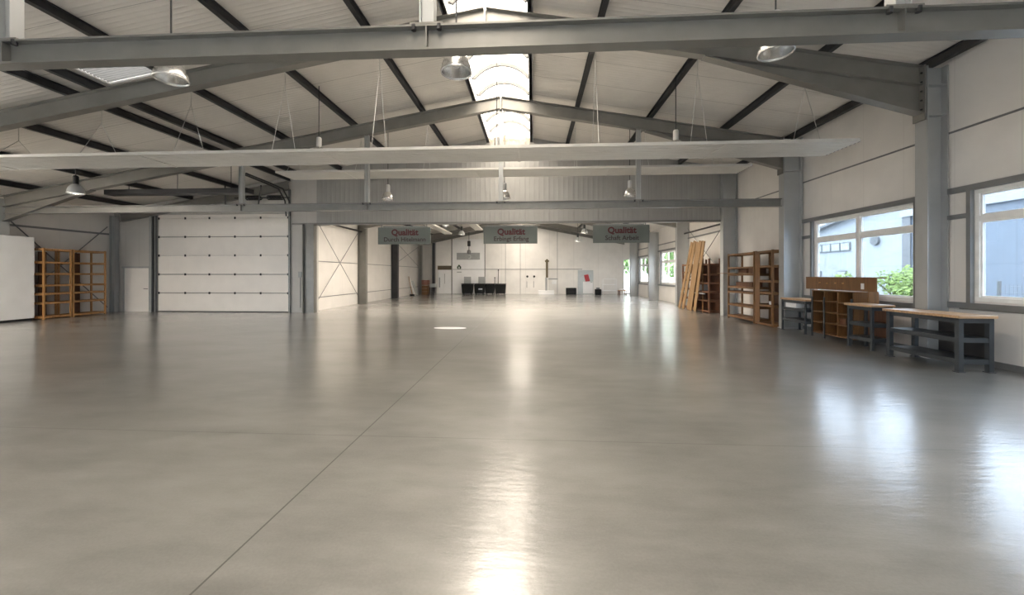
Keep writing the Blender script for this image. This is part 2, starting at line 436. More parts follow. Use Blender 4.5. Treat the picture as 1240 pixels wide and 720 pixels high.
t = sthing('door_2', 'big white sectional overhead door with dark seams', 'door', ((DX0+DX1)/2, YD, 0))
zs = [.03,.78,1.55,2.33,3.10,3.87,DZ]
for i in range(6):
    p = MB().box(DX0+.06,DX1-.06,YD+.02,YD+.07,zs[i]+(.012 if i in (1,2,4) else .004),zs[i+1]-(.012 if i in (0,1,3) else .004)).build('door_section', DOORW, t, bevel=.004)
MB().box(DX0-.03,DX1+.03,YD+.141,YD+.16,.0,DZ+.03).build('door_seal', SEAM, t)
MB().box(DX0+.05,DX1-.05,YD+.01,YD+.07,.0,.028).build('bottom_seal', SEAM, t)
for i in range(1,6):
    for x in (DX0+.1, DX0+1.25, DX0+2.3, DX0+3.4, DX0+4.5, DX1-.1):
        MB().box(x-.03,x+.03,YD+.0,YD+.022,zs[i]-.045,zs[i]+.045).build('hinge', BLACK, t)
for x in (DX0, DX1):
    MB().box(x-.035,x+.035,YD-.08,YD-.0,0,4.15 if x==DX0 else 5.0).build('track', TRIM, t)
# torsion shaft with springs and the tracks that follow the roof
sh = MB(); sh.tube([(-12.0,YD-.3,4.62),(-9.7,YD-.3,4.62)],.02); s = sh.build('torsion_shaft', DARK, t)
for x0 in (-11.5,-10.6):
    pts = []
    for k in range(12*16+1):
        a = 2*PI*k/16
        pts.append((x0+.6*k/(12*16), YD-.3+.085*math.cos(a), 4.62+.085*math.sin(a)))
    MB().tube(pts,.014,5).build('spring', BLACK, s)
for x in (-9.78,-9.95):
    MB().tube([(x,YD-.12,3.9),(x,YD-.2,4.5),(x,YD-.6,4.9),(x,YD-1.3,4.95),(x,YD-2.6,5.0)],.03,6).build('curved_track', DARK, t)
for x in (-11.2,-12.6):
    MB().bar((x,YD-.02,4.35),(x+1.1,YD-1.4,4.85),.05,.05).build('brace', DARK, t)

t = sthing('door_3', 'white double door in the left corner of the far end wall', 'door', (-7.03,YE,0))
for x in (-7.58,-7.02): MB().box(x,x+.54,YE-.05,YE-.01,.01,1.9).build('door_leaf', WHITE, t)
MB().box(-7.62,-6.44,YE-.05,YE,1.92,2.24).build('transom_panel', OLIVE, t)
MB().box(-7.06,-7.03,YE-.07,YE-.05,.8,1.6).build('pull_bar', GREYPL, t)
MB().box(-7.5,-7.42,YE-.06,YE-.05,.5,1.3).build('door_slot', GREYPL, t)

t = sthing('door_4', 'tall white gate with a grey strip window on the far end wall', 'door', (-5.15,YE,0))
MB().box(-6.42,-3.83,YE-.08,YE-.0,.01,4.35).build('gate_leaf', WHITE, t, bevel=.01)
MB().box(-6.07,-4.2,YE-.09,YE-.08,2.72,3.27).build('strip_window', GREYPL, t)
f = MB(); f.box(-6.5,-6.42,YE-.1,YE,0,4.42); f.box(-3.83,-3.77,YE-.1,YE,0,4.42)
f.build('gate_frame', STEELW, t)
MB().box(-6.42,-3.83,YE-.085,YE-.08,1.93,1.96).build('gate_seam', TRIM, t)

t = sthing('door_5', 'pale door with a red poster at the right of the far end wall', 'door', (4.1,YE,0))
MB().box(3.55,4.75,YE-.05,YE,.01,1.88).build('door_leaf', STEELBL, t)
MB().box(3.95,4.72,YE-.07,YE-.05,.05,.98).build('lower_panel', WHITE, t)
p = MB(); p.prism([(4.02,1.5),(4.36,1.55),(4.5,1.02),(4.15,.98)],'y',YE-.06,YE-.052); plab(p.build('poster', REDM, t),'crumpled red poster')
MB().tube([(4.55,YE-.05,.95),(4.55,YE-.1,.95),(4.68,YE-.1,.93)],.015).build('door_handle', BLACK, t)

# ------------------------------------------------------------------ steel portal frames of the near hall
def hcolumn(mb, xf, xw, y, z1, b=.24):
    """I-section column, inner flange at xf, outer flange at xw"""
    s = 1 if xw > xf else -1
    mb.box(min(xf,xf+s*.022),max(xf,xf+s*.022),y-b/2,y+b/2,.0,z1)
    mb.box(min(xw-s*.022,xw),max(xw-s*.022,xw),y-b/2,y+b/2,.0,z1)
    mb.box(min(xf+s*.022,xw-s*.022),max(xf+s*.022,xw-s*.022),y-.008,y+.008,.0,z1)
    return mb
RD = .36
fl = ['steel portal frame behind the viewer','nearest steel portal frame, carrying the closest hanging beam',
      'second steel portal frame, its column beside the long workbench','third steel portal frame, its column beside the large open shelf']
XF_ = XF
for i, y in enumerate(FY):
    XF = XF_ + (.15 if i == 2 else 0)
    t = thing('portal_frame', fl[i], 'steel frame', (XR,y,0), 'portal frames of the near hall')
    cm = MB(); hcolumn(cm, XF, XW-.03, y, zt(XF)-.02)
    for z in (4.50, 5.06): cm.box(XF+.022,XW-.052,y-.11,y+.11,z,z+.018)       # stiffeners
    cm.box(XF-.03,XW-.01,y-.14,y+.14,0,.02)
    co = cm.build('column', COLUMN, t)
    cm = MB(); hcolumn(cm, XLW+.45, XLW+.02, y, zt(XLW)-.02)
    cm.build('column', COLUMN, t)
    ex = RD/2*math.cos(math.atan(SL))
    for x0, x1 in ((XR, XF-.02), (XR, XLW+.45)):
        z0, z1 = zt(x0)-.19, zt(x1)-.19
        MB().ibeam((x0,y,z0),(x1,y,z1), RD, .18).build('rafter', STEEL, t)
    # haunches deepening the rafter towards the columns
    for s, xa, xb, dz in ((1, 3.3, XF-.02, .52), (-1, -14.0, XLW+.47, .45)):
        ha = MB(); za, zb = zt(xa)-.37, zt(xb)-.37
        ha.prism([(xa,za),(xb,zb),(xb,zb-dz)], 'y', y-.007, y+.007)
        ha.bar((xa,y,za-.012),(xb,y,zb-dz),.18,.022)
        ha.build('haunch', STEEL, t)
    MB().box(XR-.02,XR+.02,y-.1,y+.1,zt(XR)-.42,zt(XR)+.03).build('ridge_plate', STEELW, t)
    MB().box(XF-.045,XF-.02,y-.12,y+.12,4.42,zt(XF)).build('end_plate', STEEL, t)
    if i in (1,2):
        for k in range(5):
            for yy in (-.07,.07):
                if yy < 0 or k < 2:
                    MB().lathe((XF-.06,y+yy,4.62+.17*k),[(.018,-.012),(.018,.012)],6).build('bolt', BLACK, t)

XF = XF_
# cross-wall frame: rafter line along the header and the posts beside the opening
t = thing('portal_frame', 'steel portal frame set in the cross wall under the ribbed header', 'steel frame', (XR,YD-.1,0), 'portal frames of the near hall')
cm = MB(); hcolumn(cm, XF, XW-.03, YD-.14, zt(XF)-.02); cm.build('column', COLUMN, t)
cm = MB(); hcolumn(cm, XBF+.02, XBF-.45, YD-.14, 3.56); cm.build('column', STEELW, t)
cm = MB(); hcolumn(cm, XLW+.26, XLW+.03, YD-.12, zt(XLW)-.02, .18); cm.build('column', COLUMN, t)
MB().ibeam((XR-8.9,YD-.12,zt(XR-8.9)-.19),(XLW+.45,YD-.12,zt(XLW+.45)-.19), .34, .16).build('rafter', STEEL, t)
MB().box(DX0-.2,DX0-.1,YD-.12,YD-.0,0,zt(DX0)-.38).build('door_post', GREYPL, t)
MB().box(DX0-.075,DX0-.045,YD-.1,YD-.0,0,zt(DX0)-.38).build('door_post', BLACK, t)

# ------------------------------------------------------------------ hanging transverse beams
def hanging_beam(y, z0, label, x0, x1):
    t = thing('hanging_beam', label, 'beam', (XR,y,z0), 'beams hung across the hall')
    d = .225
    MB().ibeam((x0,y,z0+d/2),(x1,y,z0+d/2), d, .135, .012, .018).build('beam', STEELW, t)
    for x in (-9.05,-5.05,XR,3.1):
        h = MB(); zb = zt(x)-.37
        h.ibeam((x,y,z0+d+.015),(x,y,zb),.13,.11,.01,.012,up=(1,0,0))
        po = h.build('hanger_post', COLUMN, t)
        MB().box(x-.15,x+.15,y-.07,y+.07,z0+d,z0+d+.016).build('foot_plate', STEEL, po)
        for dx in (-.115,.115):
            MB().lathe((x+dx,y-.055,z0+d-.025),[(.024,-.025),(.024,.025)],6).build('bolt', BLACK, po)
            MB().lathe((x+dx,y+.055,z0+d-.025),[(.024,-.025),(.024,.025)],6).build('bolt', BLACK, po)
        MB().box(x-.006,x+.006,y-.07,y+.07,z0+.02,z0+d-.02).build('web_stiffener', STEELW, po)
    return t
hanging_beam(3.555, 3.56, 'closest grey hanging beam, crossing the top of the picture', XLW+.5, XF-.02)
hanging_beam(11.85, 3.50, 'far grey hanging beam ending at the column beside the large open shelf', XLW+.5, XF-.02)

# ------------------------------------------------------------------ purlins
PX = [(-16.1,'eighth left of the skylight'),(-14.0,'seventh left of the skylight'),(-11.9,'sixth left of the skylight'),
      (-9.85,'fifth left of the skylight'),(-9.25,'doubled up just right of the fifth on the left'),(-7.7,'third left of the skylight'),(-5.5,'second left of the skylight'),(-3.35,'first left of the skylight'),
      (1.33,'first right of the skylight'),(3.45,'second right of the skylight'),(5.6,'third right of the skylight'),(7.45,'along the top of the right wall')]
for x, where in PX:
    m = MB(); y1 = YD-.02
    z = zt(x)+.005; hgt = .165
    tw, b, lip = .012, .10, .03
    m.box(x-tw/2,x+tw/2,Y0+.05,y1,z,z+hgt); m.box(x-b/2,x+b/2,Y0+.05,y1,z,z+tw); m.box(x-b/2,x+b/2,Y0+.05,y1,z+hgt-tw,z+hgt)
    tag(m.build('purlin', DARK, org=(x,5,z)), 'dark steel roof purlin, '+where, 'purlin', 'purlins of the near roof')
for x, where in [(-7.7,'far left'),(-5.5,'left'),(-3.35,'just left of the skylight'),(1.33,'just right of the skylight'),(3.45,'right'),(5.6,'far right')]:
    m = MB(); z = zt2(x)+.005
    m.box(x-.006,x+.006,YD+.2,YE,z,z+.165); m.box(x-.05,x+.05,YD+.2,YE,z,z+.012)
    tag(m.build('purlin', DARK, org=(x,23,z)), 'dark roof purlin of the far hall, '+where, 'purlin', 'purlins of the far roof')

# ------------------------------------------------------------------ ridge skylights
def skylight(y0, y1, label, n, zt=zt, zc=zc):
    t = thing('ridge_skylight', label, 'skylight', ((SK0+SK1)/2,(y0+y1)/2,zc(SK0)), 'skylights along the ridge')
    for x in (SK0, SK1):
        m = MB(); m.box(x-.03,x+.03,y0,y1,zt(x)+.012,zc(x)+.26)
        m.box(x-.06,x+.06,y0,y1,zt(x)+.012,zt(x)+.04)
        plab(m.build('curb', TRIM, t), 'dark steel curb')
    cx, hw, zb, rise = (SK0+SK1)/2, (SK1-SK0)/2-.02, zc(SK0)+.24, .42
    R = (hw*hw+rise*rise)/(2*rise); a0 = math.asin(hw/R)
    arc = lambda k, r=0: (cx+(R+r)*math.sin(-a0+2*a0*k/16), zb+(R+r)*math.cos(-a0+2*a0*k/16)-(R-rise))
    g = MB(); A = [arc(k) for k in range(17)]; B = [arc(k,.012) for k in range(16,-1,-1)]
    g.prism(A+B, 'y', y0, y1); g.build('glazing', SKYG, t)
    for k in range(n+1):
        y = y0+.05+(y1-y0-.1)*k/n
        r = MB(); P_ = [arc(q,-.005) for q in range(17)]+[arc(q,-.10) for q in range(16,-1,-1)]; r.prism(P_,'y',y-.035,y+.035); r.build('arch_rib', RIB, t)
    for y in (y0, y1-.02):
        e = MB(); e.prism(A+[(A[-1][0],zt(SK0)+.05),(A[0][0],zt(SK0)+.05)], 'y', y, y+.02); e.build('end_panel', SKYG, t)
skylight(Y0+.3, YD-.05, 'arched white skylight along the ridge of the near hall', 20)
skylight(YD+.3, YE-.5, 'arched skylight along the ridge of the far hall', 14, zt2, zc2)

# translucent roof sheet on the left slope
m = MB(); x0, x1, y0, y1 = LX0+.002, LX1-.002, LY0+.002, LY1-.002
nr = 17; prev = None
for k in range(nr):
    a = y0+(y1-y0)*k/nr; b = y0+(y1-y0)*(k+.5)/nr; c_ = y0+(y1-y0)*(k+1)/nr
    for q, dz in (((a,0),(b-.012,0),(b,.02),(c_-.012,.02)) if k < nr-1 else ((a,0),(b-.012,0),(b,.02),(c_,.02))):
        cur = [m.bm.verts.new((xx,q,zc(xx)+.03+dz)) for xx in (x0,x1)]
        if prev: m.bm.faces.new((prev[0],prev[1],cur[1],cur[0]))
        prev = cur
PALE = glass('translucent_roof_sheet', (.032,.031,.029), .03, 1.0)
tag(m.build('roof_sheet', PALE, org=(-8.5,8.3,zc(-8.5))), 'bright ribbed roof sheet behind the left reflector lamp', 'roof panel')

m = MB(); x0, x1 = KX0+.002, KX1-.002
m.hexa([(x0,KY0,zc(x0)+.03),(x1,KY0,zc(x1)+.03),(x1,KY1,zc(x1)+.03),(x0,KY1,zc(x0)+.03),(x0,KY0,zc(x0)+.05),(x1,KY0,zc(x1)+.05),(x1,KY1,zc(x1)+.05),(x0,KY1,zc(x0)+.05)])
struct('fill_rooflight_1', m, SKYG, 'long unseen roof light added to brighten the left side, high on the left roof slope beside the viewer', 'fill_rooflight')
# ------------------------------------------------------------------ radiant ceiling panels
def radiant(x0, x1, y0, y1, z, wx, label, apex):
    t = thing('radiant_heater', label, 'ceiling panel', ((x0+x1)/2,(y0+y1)/2,z), 'radiant ceiling panels')
    m = MB(); m.box(x0,x1,y0,y1,z+.012,z+.05)
    n = 9
    for k in range(n):
        a = y0+(y1-y0)*(k+.08)/n; b = y0+(y1-y0)*(k+.92)/n
        m.box(x0,x1,a,b,z,z+.014)
    m.box(x0,x1,y0-.012,y0,z-.006,z+.055); m.box(x0,x1,y1,y1+.012,z-.006,z+.055)
    m.build('panel', RADP, t)
    for k in range(n):
        yy = y0+(y1-y0)*(k+.5)/n
        MB().box(x1,x1+.02,yy-.02,yy+.02,z,z+.03).build('end_stub', BLACK, t)
    xj = x0+2.2
    while xj < x1-1:
        MB().box(xj-.02,xj+.02,y0-.014,y1+.014,z-.012,z+.0).build('joint_strip', RADP, t); xj += 4.1
    for x in wx:
        za = apex(x)
        w_ = MB(); ym = (y0+y1)/2
        w_.tube([(x,y0+.03,z+.05),(x,ym,za)],.006,5); w_.tube([(x,y1-.03,z+.05),(x,ym,za)],.006,5)
        w_.tube([(x,ym,za),(x,ym,zt(x)+.01)],.006,5)
        w_.build('hanger_wire', WIRE, t)
radiant(-14.8, 6.32, 8.04, 8.99, 4.12, [-11.9,-9.85,-7.7,-5.5,-3.35,1.33,3.45,5.6], 'front long white radiant panel, hung on wire pairs', lambda x: zt(x)-.33)
radiant(-8.05, 6.42, 11.98, 12.9, 4.73, [-7.7,-5.5,-3.35,1.33,3.45,5.6], 'shorter white radiant panel in front of the ribbed header wall', lambda x: zt(x)-.25)
for x, lab in ((-5.2,'white ceiling strip in the far hall, left of the hook'),(-3.3,'white ceiling strip in the far hall, nearest the hook')):
    t = thing('radiant_heater', lab, 'ceiling panel', (x,21,4.1), 'ceiling strips of the far hall')
    zz = 4.02 if x < -4 else 4.25
    m = MB(); m.box(x-.24,x+.24,17.6,24.2,zz+.02,zz+.08)
    for k in range(4): m.box(x-.23+.118*k,x-.13+.118*k,17.6,24.2,zz,zz+.02)
    m.build('panel', RADP, t)
    for y in (18,23.8):
        w_ = MB(); w_.tube([(x,y,zz+.07),(x,y,zc2(x)+.01)],.008,5); w_.build('hanger_wire', WIRE, t)

t = thing('dark_band', 'dark flat band hung under the roof on the left, above the big white door', 'dark_band', (-11.7,12.4,4.2), None)  # flat dark band below the roof sheets
m = MB(); m.box(-14.1,-9.2,12.25,12.6,4.18,4.34); m.build('channel', BLACK, t, bevel=.01)
for x in (-13.4,-11.7,-9.85): 
    m = MB(); m.tube([(x,12.42,4.34),(x,12.42,zc(x)+.02)],.01,5); m.build('hanger_rod', DARK, t)
# ------------------------------------------------------------------ high-bay lamps
def lamp(x, y, z, label, lit=False, dark=False, d=.19, zt=zt, zc=zc):
    t = thing('high_bay_lamp', label, 'lamp', (x,y,z), 'high bay lamps')
    s = d/.19
    ref = MB(); ref.lathe((x,y,z),[(.19*s,0),(.192*s,.02),(.183*s,.08*s),(.155*s,.16*s),(.11*s,.225*s),(.06*s,.26*s)],28,.006)
    ref.build('reflector', GREYPL if dark else ALU, t, smooth=True)
    r2 = MB(); r2.lathe((x,y,z),[(.19*s,-.012),(.20*s,-.006),(.20*s,.006),(.19*s,.012)],28,.008); r2.build('rim', ALU, t, smooth=True)
    MB().lathe((x,y,z+.25*s),[(.062,0),(.065,.02),(.065,.22),(.05,.25)],18).build('housing', BLACK if dark else LAMPH, t, smooth=False)
    b = MB(); b.lathe((x,y,z+.05),[(.01,0),(.05,.03),(.055,.09),(.03,.17),(.02,.2)],14); b.build('bulb', BULB if lit else WHITE, t, smooth=True)
    ro = MB(); ro.tube([(x,y,z+.49*s),(x,y,zc(x)+.02 if abs(x-XR)>.9 else zt(x)-.02)],.011,6); ro.build('rod', DARK, t)
lamp(-.97,5.0,4.12,'reflector lamp hanging under the skylight, close to the viewer')
lamp(-4.80,5.0,4.14,'reflector lamp below the closest beam on the left')
lamp(2.95,5.0,4.24,'reflector lamp below the closest beam on the right')
lamp(-5.38,9.7,4.5,'lamp half hidden behind the front radiant panel on the left')
lamp(-.88,9.7,4.42,'lamp half hidden behind the front radiant panel under the skylight')
lamp(3.42,9.7,4.5,'lamp half hidden behind the front radiant panel on the right')
lamp(-4.83,13.0,4.05,'silver lamp against the header wall, left of the skylight')
lamp(-.92,13.0,4.05,'silver lamp against the header wall, below the skylight')
lamp(3.13,13.0,4.08,'silver lamp against the header wall, right of the skylight')
lamp(-13.05,10.6,3.87,'lit dark lamp on the far left above the pine shelves', True, True)
lamp(-4.86,22,4.28,'lit lamp in the far hall, upper one on the left', True, True,.19,zt2,zc2)
lamp(-4.33,24,3.97,'lit lamp in the far hall beside the hook', True, True,.19,zt2,zc2)
lamp(3.1,24,4.03,'lit lamp in the far hall, upper one on the right', True, True,.19,zt2,zc2)
lamp(2.8,24.8,3.60,'lit lamp in the far hall, lower one on the right', True, True,.19,zt2,zc2)

# ------------------------------------------------------------------ hanging signs
def text_mesh(body, size, loc, mat_, parent, bold=.0, name='lettering'):
    cu = D.curves.new('txt','FONT'); cu.body = body; cu.size = size; cu.align_x = 'CENTER'; cu.align_y = 'CENTER'
    cu.extrude = .004; cu.offset = bold; cu.resolution_u = 3
    o = D.objects.new('txt', cu); COL.objects.link(o)
    dg = bpy.context.evaluated_depsgraph_get(); me = D.meshes.new_from_object(o.evaluated_get(dg))
    D.objects.remove(o); D.curves.remove(cu)
    me.name = name; me.transform(Matrix.Rotation(PI/2,4,'X'))
    off = Vector(loc)-Vector(parent['_o'])
    me.transform(Matrix.Translation(off))
    me.materials.clear(); me.materials.append(mat_)
    r = D.objects.new(name, me); COL.objects.link(r); r.parent = parent
    return r
YS = 15.95
for x0, x1, z0, z1, txt, lab in [(-6.34,-4.16,2.78,3.475,'Durch Hitelmann','left grey hanging sign, near the X-braced wall'),
                                (-1.98,.19,2.785,3.475,'Erbingt Erfang','middle grey hanging sign, above the black bins'),
                                (2.40,4.60,2.80,3.51,'Schaft Arbeit','right grey hanging sign, near the far windows')]:
    t = thing('hanging_sign', lab, 'sign', ((x0+x1)/2,YS,z0), 'grey signs hung under the header wall')
    b = MB().box(x0,x1,YS-.02,YS+.02,z0,z1).build('board', SIGN, t, bevel=.004)
    xc = (x0+x1)/2+.03
    text_mesh('Qualität', .34, (xc,YS-.022,z1-.22), RED, t, .012)
    text_mesh(txt, .25, (xc,YS-.022,z0+.19), INK, t, .004)
    for x in (x0+.15,x1-.15):
        MB().box(x-.012,x+.012,YS-.012,YS+.012,z1,3.66).build('hanger', TRIM, t)
    MB().box(x0+.2,x1-.2,YS+.02,YS+.05,z1+.01,z1+.05).build('top_rail', TRIM, t)
struct('trim_22', MB().box(XW-.05,XW-.002,YD+.2,YE,3.3,3.36), TRIM, 'dark horizontal girt high along the right wall of the far hall', 'trim')
struct('trim_20', MB().box(-7,5.2,YS-.03,YS+.09,3.64,3.72), STEELW, 'steel rail behind the header that carries the signs', 'trim')

# ------------------------------------------------------------------ far hall columns and roof beams
for k, y in enumerate(BY_R[1:]):
    m = MB(); hcolumn(m, XF-.05, XW-.02, y, zt2(XW)-.0)
    tag(m.build('column', COLUMN, org=(7.3,y,0)), ['grey column beside the leaning planks','grey column between the third and far window','last grey column before the glazed far corner'][k], 'column', 'columns of the far hall')
for k, y in enumerate(BY_L):
    m = MB(); hcolumn(m, XBF, XBL+.02, y, zt2(XBL)-.0)
    tag(m.build('column', STEEL if k==0 else DARK, org=(-9,y,0)), ['grey column at the end of the X-braced bay','dark column on the left side wall under the left sign'][k], 'column', 'columns of the far hall')
for x, lab in ((-8.95,'slim pale post at the left end of the far end wall'),(-7.9,'slim dark post left of the white double door')):
    tag(MB().box(x-.1,x+.1,YE-.3,YE-.1,0,zt2(x)-.4).build('column', STEELW if x<-8 else DARK, org=(x,YE-.2,0)), lab, 'column')
for k, y in enumerate(BY_R[1:]+[YE-.2]):
    m = MB()
    for x1 in (XBF, XF): m.ibeam((XR,y,zt2(XR)-.19),(x1,y,zt2(x1)-.19),RD,.18)
    tag(m.build('roof_beam', STEEL, org=(XR,y,zt2(XR))), ['first','second','third','last'][k]+' pitched roof beam of the far hall', 'roof beam', 'roof beams of the far hall')

# cross bracing
def brace(name, p, label, r=.014):
    t = thing(name, label, 'bracing', p[0])
    for a, b in ((p[0],p[1]),(p[2],p[3])):
        m = MB(); m.tube([a,b], r, 6); m.build('tie_rod', TRIM, t)
    return t
x = XBL+.12
brace('cross_brace', [(x,16.1,.3),(x,20.2,3.75),(x,20.2,.4),(x,16.1,3.9)], 'thin X bracing on the white side wall left of the far hall')
MB_ = MB().tube([(XBL+.2,YD+.16,3.8),(XBL+.2,20.4,3.8)],.045,8)
tag(MB_.build('strut', DARK, org=(XBL+.2,YD,3.8)), 'dark pipe strut above the X bracing of the far hall', 'strut')
brace('cross_brace', [(x,25.6,2.2),(x,31.0,3.7),(x,31.0,2.2),(x,25.6,3.8)], 'thin X bracing high on the far end of the left side wall')
x = XLW+.055
brace('cross_brace', [(x,12.02,3.6),(x,15.3,.2),(x,15.3,3.5),(x,12.02,.2)], 'thin X bracing behind the pine shelves on the left wall', .018)
x = XW-.12
brace('cross_brace', [(x,15.8,1.2),(x,19.9,3.8),(x,19.9,1.2),(x,15.8,3.8)], 'thin X bracing above the leaning planks')
tag(MB().tube([(XW-.24,15.75,3.55),(XW-.24,19.95,3.55)],.04,8).build('strut', DARK, org=(XW-.16,15.7,3.55)), 'dark pipe strut high above the leaning planks', 'strut')

# electrics on the grey panel beside the big door
t = thing('switch_box', 'grey switch boxes and conduit on the panel right of the big door', 'electrics', (-9.35,YD-.02,1.5))
MB().box(-9.5,-9.36,YD-.05,YD,1.42,1.66).build('box', GREYPL, t, bevel=.006)
MB().box(-9.3,-9.2,YD-.05,YD,1.46,1.62).build('box', GREYPL, t, bevel=.006)
m = MB(); m.tube([(-9.42,YD-.02,.2),(-9.42,YD-.02,1.42)],.014,6); m.tube([(-9.25,YD-.02,1.62),(-9.25,YD-.02,3.5)],.014,6); m.build('conduit', TRIM, t)

# ------------------------------------------------------------------ left: white partition and pine shelves
t = thing('white_cabinet', 'tall plain white cabinet left of the pine shelves', 'cabinet', (-16.9,10.6,0))
MB().box(-17.02,-16.78,8.8,12.42,.08,2.80).build('body', WHITE, t, bevel=.01)
MB().box(-17.0,-16.82,8.85,12.38,0,.08).build('plinth', BLACK, t)
for y in (10.05,11.2): MB().box(-16.782,-16.774,y-.004,y+.004,.12,2.78).build('door_gap', TRIM, t)

def pine_shelf(y0, y1, xf, xb, h, levels, label, mt, grp, sid=True, thin=.045, lip=.06):
    t = thing('open_shelf', label, 'shelf', ((xf+xb)/2,(y0+y1)/2,0), grp)
    a, b = min(xf,xb), max(xf,xb)
    for x in (a+thin/2, b-thin/2):
        for y in (y0+thin/2, y1-thin/2):
            MB().box(x-thin/2,x+thin/2,y-thin/2,y+thin/2,0,h).build('upright', mt, t)
    for z in levels:
        m = MB(); m.box(a+.005,b-.005,y0+.006,y1-.006,z,z+.02)
        m.box(a-.004,a+.012,y0,y1,z-lip+.02,z+.022); m.box(b-.012,b+.004,y0,y1,z-lip+.02,z+.022)
        m.build('shelf_board', mt, t)
    if sid:
        for y in (y0-.002, y1-.016):
            for z in levels: MB().box(a+thin,b-thin,y,y+.018,z-.05,z+.03).build('side_rail', mt, t)
    return t
LV = [.08,.56,.88,1.17,1.57,1.97,2.42]
pine_shelf(12.62,13.46,-16.72,-17.34,2.46,LV,'left pine open shelf unit, next to the white cabinet',PINE,'pine shelf units on the left wall')
pine_shelf(13.50,14.62,-16.72,-17.34,2.46,LV,'right pine open shelf unit, nearer the small white door',PINE,'pine shelf units on the left wall')
# dark back posts seen through the shelves
for y, lab in ((13.1,'dark upright board behind the left pine shelf'),(14.15,'dark upright board behind the right pine shelf')):
    tag(MB().box(-17.42,-17.38,y-.11,y+.11,0,2.36).build('upright_board', DKWOOD, org=(-17.4,y,0)), lab, 'board')

# ------------------------------------------------------------------ right: big open shelf, dark racks, planks
pine_shelf(12.95,14.65,6.98,7.5,2.28,[.1,.5,.95,1.12,1.55,1.78,2.24],'large open wooden shelf between two columns, left bay',OAK,'shelf bays by the right wall',True,.05)
t = pine_shelf(11.99,12.9,6.98,7.5,2.28,[.06,.62,1.0,1.35,1.8,2.24],'narrow wooden shelf bay with a wide upright board, beside the column',OAK,'shelf bays by the right wall',True,.05)
MB().box(6.97,6.985,12.62,12.86,.1,2.26).build('wide_board', OAK, t)
MB().box(7.46,7.49,12.05,12.85,.1,1.8).build('back_panel', DKWOOD, t)
tag(MB().box(6.93,7.05,13.3,15.35,1.575,1.6).build('plank', PLANK, org=(7.0,14.5,1.58)), 'thin pale plank resting on the large open shelf and sticking out left', 'plank')
m = MB(); m.lathe((7.1,12.3,.645),[(.03,0),(.036,.09),(.038,.1)],14); tag(m.build('cup', WHITE, org=(7.1,12.3,.645)), 'small white cup on the narrow shelf bay', 'cup')
for y0, y1, z, h, lab in ((13.1,13.5,1.575,.17,'brown box on the upper level of the large shelf, left'),(13.62,14.15,1.575,.15,'flat brown box on the upper level of the large shelf, right'),(13.3,14.3,1.14,.13,'long dark box on the middle level of the large shelf')):
    b_ = MB(); b_.box(7.1,7.44,y0,y1,z+.0,z+h); b_.box(7.09,7.45,y0-.01,y1+.01,z+h,z+h+.02)
    tag(b_.build('storage_box', DKWOOD, org=(7.27,(y0+y1)/2,z), bevel=.006), lab, 'box')

t = pine_shelf(17.5,18.9,6.95,7.42,2.02,[.08,.5,.9,1.3,1.65,1.98],'dark brown shelf rack behind the leaning planks',DKWOOD,'dark racks by the right wall',True,.06)
MB().box(7.40,7.425,17.52,18.88,.06,1.98).build('back_panel', DKWOOD, t)
for y in (17.75,18.2): MB().box(7.1,7.4,y-.12,y+.12,.11,.42).build('end_panel', DKWOOD, t)
t = pine_shelf(16.1,17.4,6.95,7.42,2.18,[.08,.5,.85,1.2,1.55,1.95],'dark brown shelf rack beside the pale column edge',DKWOOD,'dark racks by the right wall',True,.06)
MB().box(7.40,7.425,16.12,17.38,.06,1.95).build('back_panel', DKWOOD, t)
MB().box(6.94,6.97,16.62,16.70,0,2.2).build('front_upright', OAK, t)
for k,(yb,yt,xb,h) in enumerate([(18.45,17.62,6.66,2.95),(18.12,17.30,6.70,2.97),(17.66,17.02,6.74,2.9),(17.30,16.74,6.70,2.93),(16.95,16.44,6.74,2.9)]):
    m = MB(); m.bar((xb,yb,.02),(6.90,yt,h),.25 if k else .22,.025,up=(1,0,.1))
    tag(m.build('plank', PLANK, org=(xb,yb,0)), 'raw plank leaning on the dark rack, '+['leftmost','second from left','middle one','second from right','rightmost'][k]+' of five', 'plank', 'planks leaning on the dark racks')
tag(MB().box(6.84,6.9,16.3,18.85,.75,.79).build('slat', STEELBL, org=(6.87,17.5,.75)), 'pale slat fixed across the front of the dark racks', 'slat')
m = MB(); m.box(7.0,7.35,16.9,17.2,.88,1.12); m.box(6.99,7.0,16.95,17.15,.93,1.07)
tag(m.build('carton', GREYPL, org=(7.2,17.05,.88)), 'grey carton on the right dark rack', 'box')

